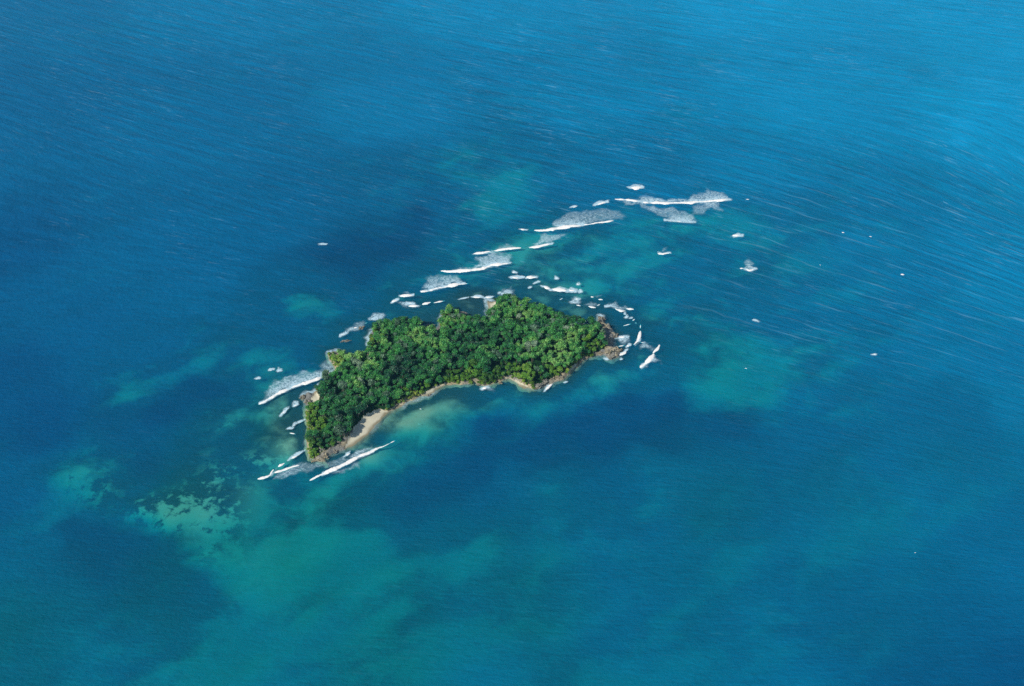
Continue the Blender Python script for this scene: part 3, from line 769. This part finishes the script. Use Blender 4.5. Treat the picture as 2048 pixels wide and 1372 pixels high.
B('breaking_wave','wide breaker with the largest fan of foam behind it, middle of the reef',[([(1068,461),(1095,460),(1120,456),(1145,452),(1166,450)],8),([(1166,450),(1200,445),(1228,441)],4)],
  [[(1102,458),(1104,442),(1120,432),(1145,424),(1180,418),(1215,414),(1240,422),(1254,432),(1240,440),(1200,446),(1150,454)]],G,11)
B('whitecap','short dash of foam at the left tip of the widest breaker',[([(1040,459),(1052,460)],4)],seed=13)
B('breaking_wave','small breaker with hazy foam below the left end of the widest breaker',[([(1058,496),(1080,492),(1104,487)],6)],
  [[(1062,492),(1076,480),(1080,468),(1134,463),(1128,476),(1104,487)]],G,14)
B('breaking_wave','double-dash breaker, narrow white line in the middle of the reef',[([(945,507),(965,506),(982,503)],7),([(985,502),(1012,499),(1043,496)],7)],
  [[(988,500),(1010,486),(1040,496),(1058,490),(1062,494),(1035,500)],[(950,512),(985,506),(1022,506),(1028,518),(1000,528),(965,530)]],G,16)
B('breaking_wave','long curved breaker rising at its right end, below the double-dash breaker',[([(881,542),(905,543),(940,541),(965,537),(985,530),(1020,526)],8)],
  [[(910,540),(922,533),(945,534),(955,528),(950,516),(990,510),(1022,512),(1020,527),(975,536)]],G,19)
B('breaking_wave','breaker with a round tuft of foam, lowest of the reef line',[([(841,584),(865,579),(890,573),(915,568),(938,566)],7)],
  [[(846,580),(848,556),(862,548),(885,550),(915,550),(926,562),(910,569),(870,578)]],G,22)
B('breaking_wave','small boat-shaped breaker left of the lowest reef breaker',[([(799,593),(813,592),(828,590)],7)],[[(803,588),(808,583),(822,587),(824,591)]],None,24)
B('whitecap','short white crest at the left foot of the reef line',[([(783,605),(796,599)],8)],seed=26)
B('breaking_wave','broken foam line along the back shore above the left forest',[([(813,606),(826,607)],6),([(816,612),(838,611)],4),([(844,609),(862,604)],6),([(866,606),(890,601)],5)],
  [[(790,602),(815,604),(842,608),(838,614),(812,614),(795,608)]],None,27)
B('foam_patch','thin dashes of foam off the top of the back shore bay',[([(920,598),(936,594)],3),([(942,594),(965,594)],4),([(968,595),(986,594)],4)],cat='foam',seed=31)
B('foam_patch','small blue foam patch touching the topmost trees',[([(1000,586),(1014,588)],3)],[[(998,590),(1004,576),(1022,574),(1030,586),(1012,592)]],cat='foam',seed=34)
B('foam_patch','smooth pale foam patch off the upper left forest edge',[([(741,638),(752,638)],4)],[[(738,636),(746,626),(765,622),(776,630),(760,640),(744,641)]],cat='foam',seed=36)
B('breaking_wave','short bright breaker at the mouth of the left back cove',[([(679,672),(692,666)],7),([(706,657),(716,654)],4),([(729,647),(736,645)],4)],
  [[(684,672),(692,656),(706,648),(730,640),(738,648),(720,662),(700,664)]],None,38)
B('breaking_wave','large left breaker with foam sheet, curving up to the forest',[([(516,808),(528,804),(545,794),(562,784),(590,772),(610,766),(632,759),(663,744)],7)],
  [[(524,804),(532,788),(535,770),(545,760),(575,750),(610,741),(640,740),(664,742),(640,756),(600,770),(560,786)],
   [(636,740),(642,728),(655,718),(668,712),(670,742)]],None,41)
for k, (a, b_) in enumerate([((509,758),(519,757)),((538,741),(545,740)),((554,742),(563,740))]):
    B('whitecap',['leftmost fleck of three above the large left breaker','middle fleck of three above the large left breaker','brightest fleck of three above the large left breaker'][k],[([a, b_],5)],seed=50 + k)
B('whitecap','oblong white patch between large left breaker and rock spur',[([(585,813),(597,808)],7)],seed=54)
B('whitecap','slanting white dash in the left lagoon below the large breaker',[([(560,830),(568,824),(576,816)],6)],seed=55)
B('foam_patch','scatter of foam blobs in the left lagoon near the forest',[([(576,858),(587,855)],6),([(586,852),(592,848)],6),([(592,848),(608,841)],3),([(578,866),(592,868)],3)],cat='foam',seed=56)
B('breaking_wave','white breaker with lacy foam wrapping the lowest left tip',[([(515,959),(530,954),(540,950),(548,938)],8),([(548,946),(575,937),(600,930)],5),([(556,934),(570,925)],6)],
  [[(543,956),(560,940),(600,926),(640,924),(655,934),(630,944),(595,948),(575,955)],[(640,926),(690,915),(712,922),(680,936),(650,938)]],None,60)
B('whitecap','short dashes of foam rising from the tip breaker along the left shore',[([(581,918),(590,913),(606,903)],4)],seed=64)
B('breaking_wave','long diagonal breaker in front of the sandy beach',[([(618,961),(640,950),(668,938),(690,928),(715,915),(735,907),(765,893)],10),([(760,896),(775,889),(792,880)],4)],
  [[(650,948),(700,930),(718,926),(722,940),(700,936),(684,944)],[(745,892),(700,905),(690,914),(705,918),(740,902)]],None,66)
B('whitecap','small white dash between the beach and the long diagonal breaker',[([(690,912),(701,906)],5)],seed=69)
B('breaking_wave','large right breaker slanting up, off the right headland',[([(1280,736),(1290,727),(1302,717),(1308,707)],10),([(1306,707),(1312,699),(1320,689)],9)],
  [[(1296,724),(1306,714),(1326,724),(1312,728)],[(1288,732),(1292,728),(1296,736),(1288,740)]],None,70)
B('breaking_wave','steep narrow breaker standing upright beside the right headland',[([(1281,661),(1279,672),(1276,682),(1266,690)],7),([(1281,648),(1281,657)],7)],
  [[(1282,680),(1300,690),(1316,696),(1298,702),(1276,700)]],None,74)
B('whitecap','round white blob below the steep narrow breaker',[([(1253,693),(1260,691)],6)],seed=77)
B('foam_patch','pale foam streaks in the dark water right of the headland',[([(1231,675),(1254,673)],5),([(1246,652),(1262,647)],3),([(1236,693),(1250,690)],3),([(1280,684),(1290,686)],4)],
  [[(1228,676),(1256,668),(1262,684),(1240,690)]],cat='foam',seed=78)
B('whitecap','hooked white foam at the foot of the right headland',[([(1232,713),(1242,709),(1249,706),(1252,701)],5)],seed=82)
B('whitecap','tiny white dot below the right headland',[([(1239,719),(1244,719)],5)],seed=83)
B('whitecap','small white foam under the dark wet headland rock',[([(1208,716),(1216,719)],4)],seed=84)
for k, (pts, wd, lb) in enumerate([
  ([(1022,555),(1034,556),(1046,554)],6,'left dash of the pair above the topmost trees'),
  ([(1052,555),(1073,555)],6,'right dash of the pair above the topmost trees'),
  ([(1024,545),(1031,545)],4,'faint dot above the left dash over the topmost trees'),
  ([(1109,557),(1117,557)],5,'lone white dot right of the pair of dashes'),
  ([(1067,567),(1078,565)],5,'small oblong crest below the pair of dashes'),
  ([(1058,576),(1064,574)],5,'round dot left of the lumpy crest off the back shore'),
  ([(1084,572),(1092,575),(1100,579)],8,'lumpy slanting crest off the back shore'),
  ([(1103,579),(1118,580),(1134,582)],7,'long flat crest off the back shore of the right forest'),
  ([(1136,580),(1151,583)],7,'short thick crest at the right end of the back shore row'),
  ([(1153,569),(1159,569)],6,'white dot above the short thick crest'),
  ([(1159,583),(1165,583)],5,'white dot just right of the short thick crest'),
  ]): B('whitecap','white ' + lb if not lb.startswith('white') else lb,[(pts, wd)],seed=90 + k)
B('foam_patch','loose cluster of foam flecks off the upper right forest',[([(1151,599),(1157,598)],6),([(1181,594),(1188,594)],6),([(1196,599),(1206,599)],5),([(1145,606),(1153,604)],5),([(1152,610),(1162,612)],4),([(1176,613),(1192,616)],6),([(1194,612),(1201,608)],5),([(1118,600),(1126,596)],3)],
  [[(1135,605),(1150,592),(1160,600),(1158,612)],[(1168,612),(1180,602),(1194,604),(1200,612),(1188,618)],[(1188,596),(1200,588),(1208,592),(1200,600)]],cat='foam',seed=103)
B('breaking_wave','knotted bright foam above the upper right spur',[([(1208,613),(1222,611)],6),([(1230,616),(1238,620),(1250,621)],9),([(1236,622),(1252,622)],7),([(1252,616),(1268,619)],8)],
  [[(1214,612),(1226,600),(1240,608),(1258,612),(1266,620),(1240,624),(1226,616)]],None,112)
B('foam_patch','chain of small foam dots between knotted foam and steep breaker',[([(1247,628),(1251,629)],5),([(1249,634),(1256,634)],6),([(1258,637),(1263,637)],5),([(1264,642),(1270,638)],5),([(1270,645),(1274,646)],4)],cat='foam',seed=118)
B('breaking_wave','small breaker with a puff of foam, left of two out right of the reef',[([(1315,506),(1326,508),(1340,506)],7)],[[(1320,503),(1326,497),(1336,494),(1338,504)]],None,124)
B('breaking_wave','small breaker with tall foam tail, farthest right of the two beyond the reef',[([(1491,538),(1500,541),(1511,537)],6),([(1479,537),(1488,537)],5)],[[(1488,536),(1490,520),(1502,516),(1510,536),(1500,542)]],None,127)
B('whitecap','isolated rectangular white crest right of the reef',[([(1465,472),(1484,471)],7)],seed=130)
B('whitecap','short breaker standing off the front right shore rocks',[([(1089,782),(1098,774),(1107,764)],6)],seed=131)
B('foam_patch','pale foam curl on the middle front shore',[([(964,778),(975,774)],6)],[[(964,778),(975,772),(992,778),(986,784),(972,780)]],cat='foam',seed=132)
B('whitecap','small foam splash under the ochre corner headland',[([(1126,765),(1134,764)],4)],seed=134)
for k, (a, lb, wd) in enumerate([
  ((645,488),'isolated white crest in the dark water far left of the reef',7),((1830,1105),'tiny white dot alone in the lower right sea',5),
  ((1741,473),'white dot on the long swell line in the right sea',4),((1686,465),'white speck left on the long swell line in the right sea',4),
  ((1805,549),'white dot with a speck beside it in the far right sea',5),((1640,530),'pale speck halfway out in the right sea',4),
  ((1511,641),'small pale splash right of the island',5),((1749,709),'pale slanting fleck in the right sea below the swell lines',5),
  ((1492,737),'tiny white speck over the turquoise shoal',4),((838,848),'white speck in the shallows right of the sandy beach',3),
  ((841,818),'white speck in the shallows below the front sand strip',3),((1495,399),'white dot off the right end of the longest breaker',5)]):
    B('whitecap', lb, [([(a[0] - wd * 0.9, a[1] - 0.4), (a[0], a[1]), (a[0] + wd * 0.9, a[1] + 0.6)], wd * 0.72)], seed=140 + k, froth=k in (0, 6, 7))

# ------------------------------------------------------------------ sea haze: one even body of air round camera and scene
b = N('sea_haze')
vol = b.n('VolumePrincipled', {'Color': (0.22, 0.66, 1.0), 'Density': 0.00003, 'Anisotropy': 0.15})
b.t.links.new(vol.outputs[0], b.out.inputs['Volume'])
hx, hz0, hz1 = 13500.0, -34.0, cam_loc.z + 60
hv = np.array([(i * hx, j * hx + 150, k) for i in (-1, 1) for j in (-1, 1) for k in (hz0, hz1)])
hf = np.array([(0, 1, 3, 2), (4, 6, 7, 5), (0, 4, 5, 1), (2, 3, 7, 6), (0, 2, 6, 4), (1, 5, 7, 3)])
link('haze', mesh_np('haze', hv, hf, mats=[b.m], smooth=False), kind='stuff', label='pale blue sea haze filling the air around the island', cat='haze')
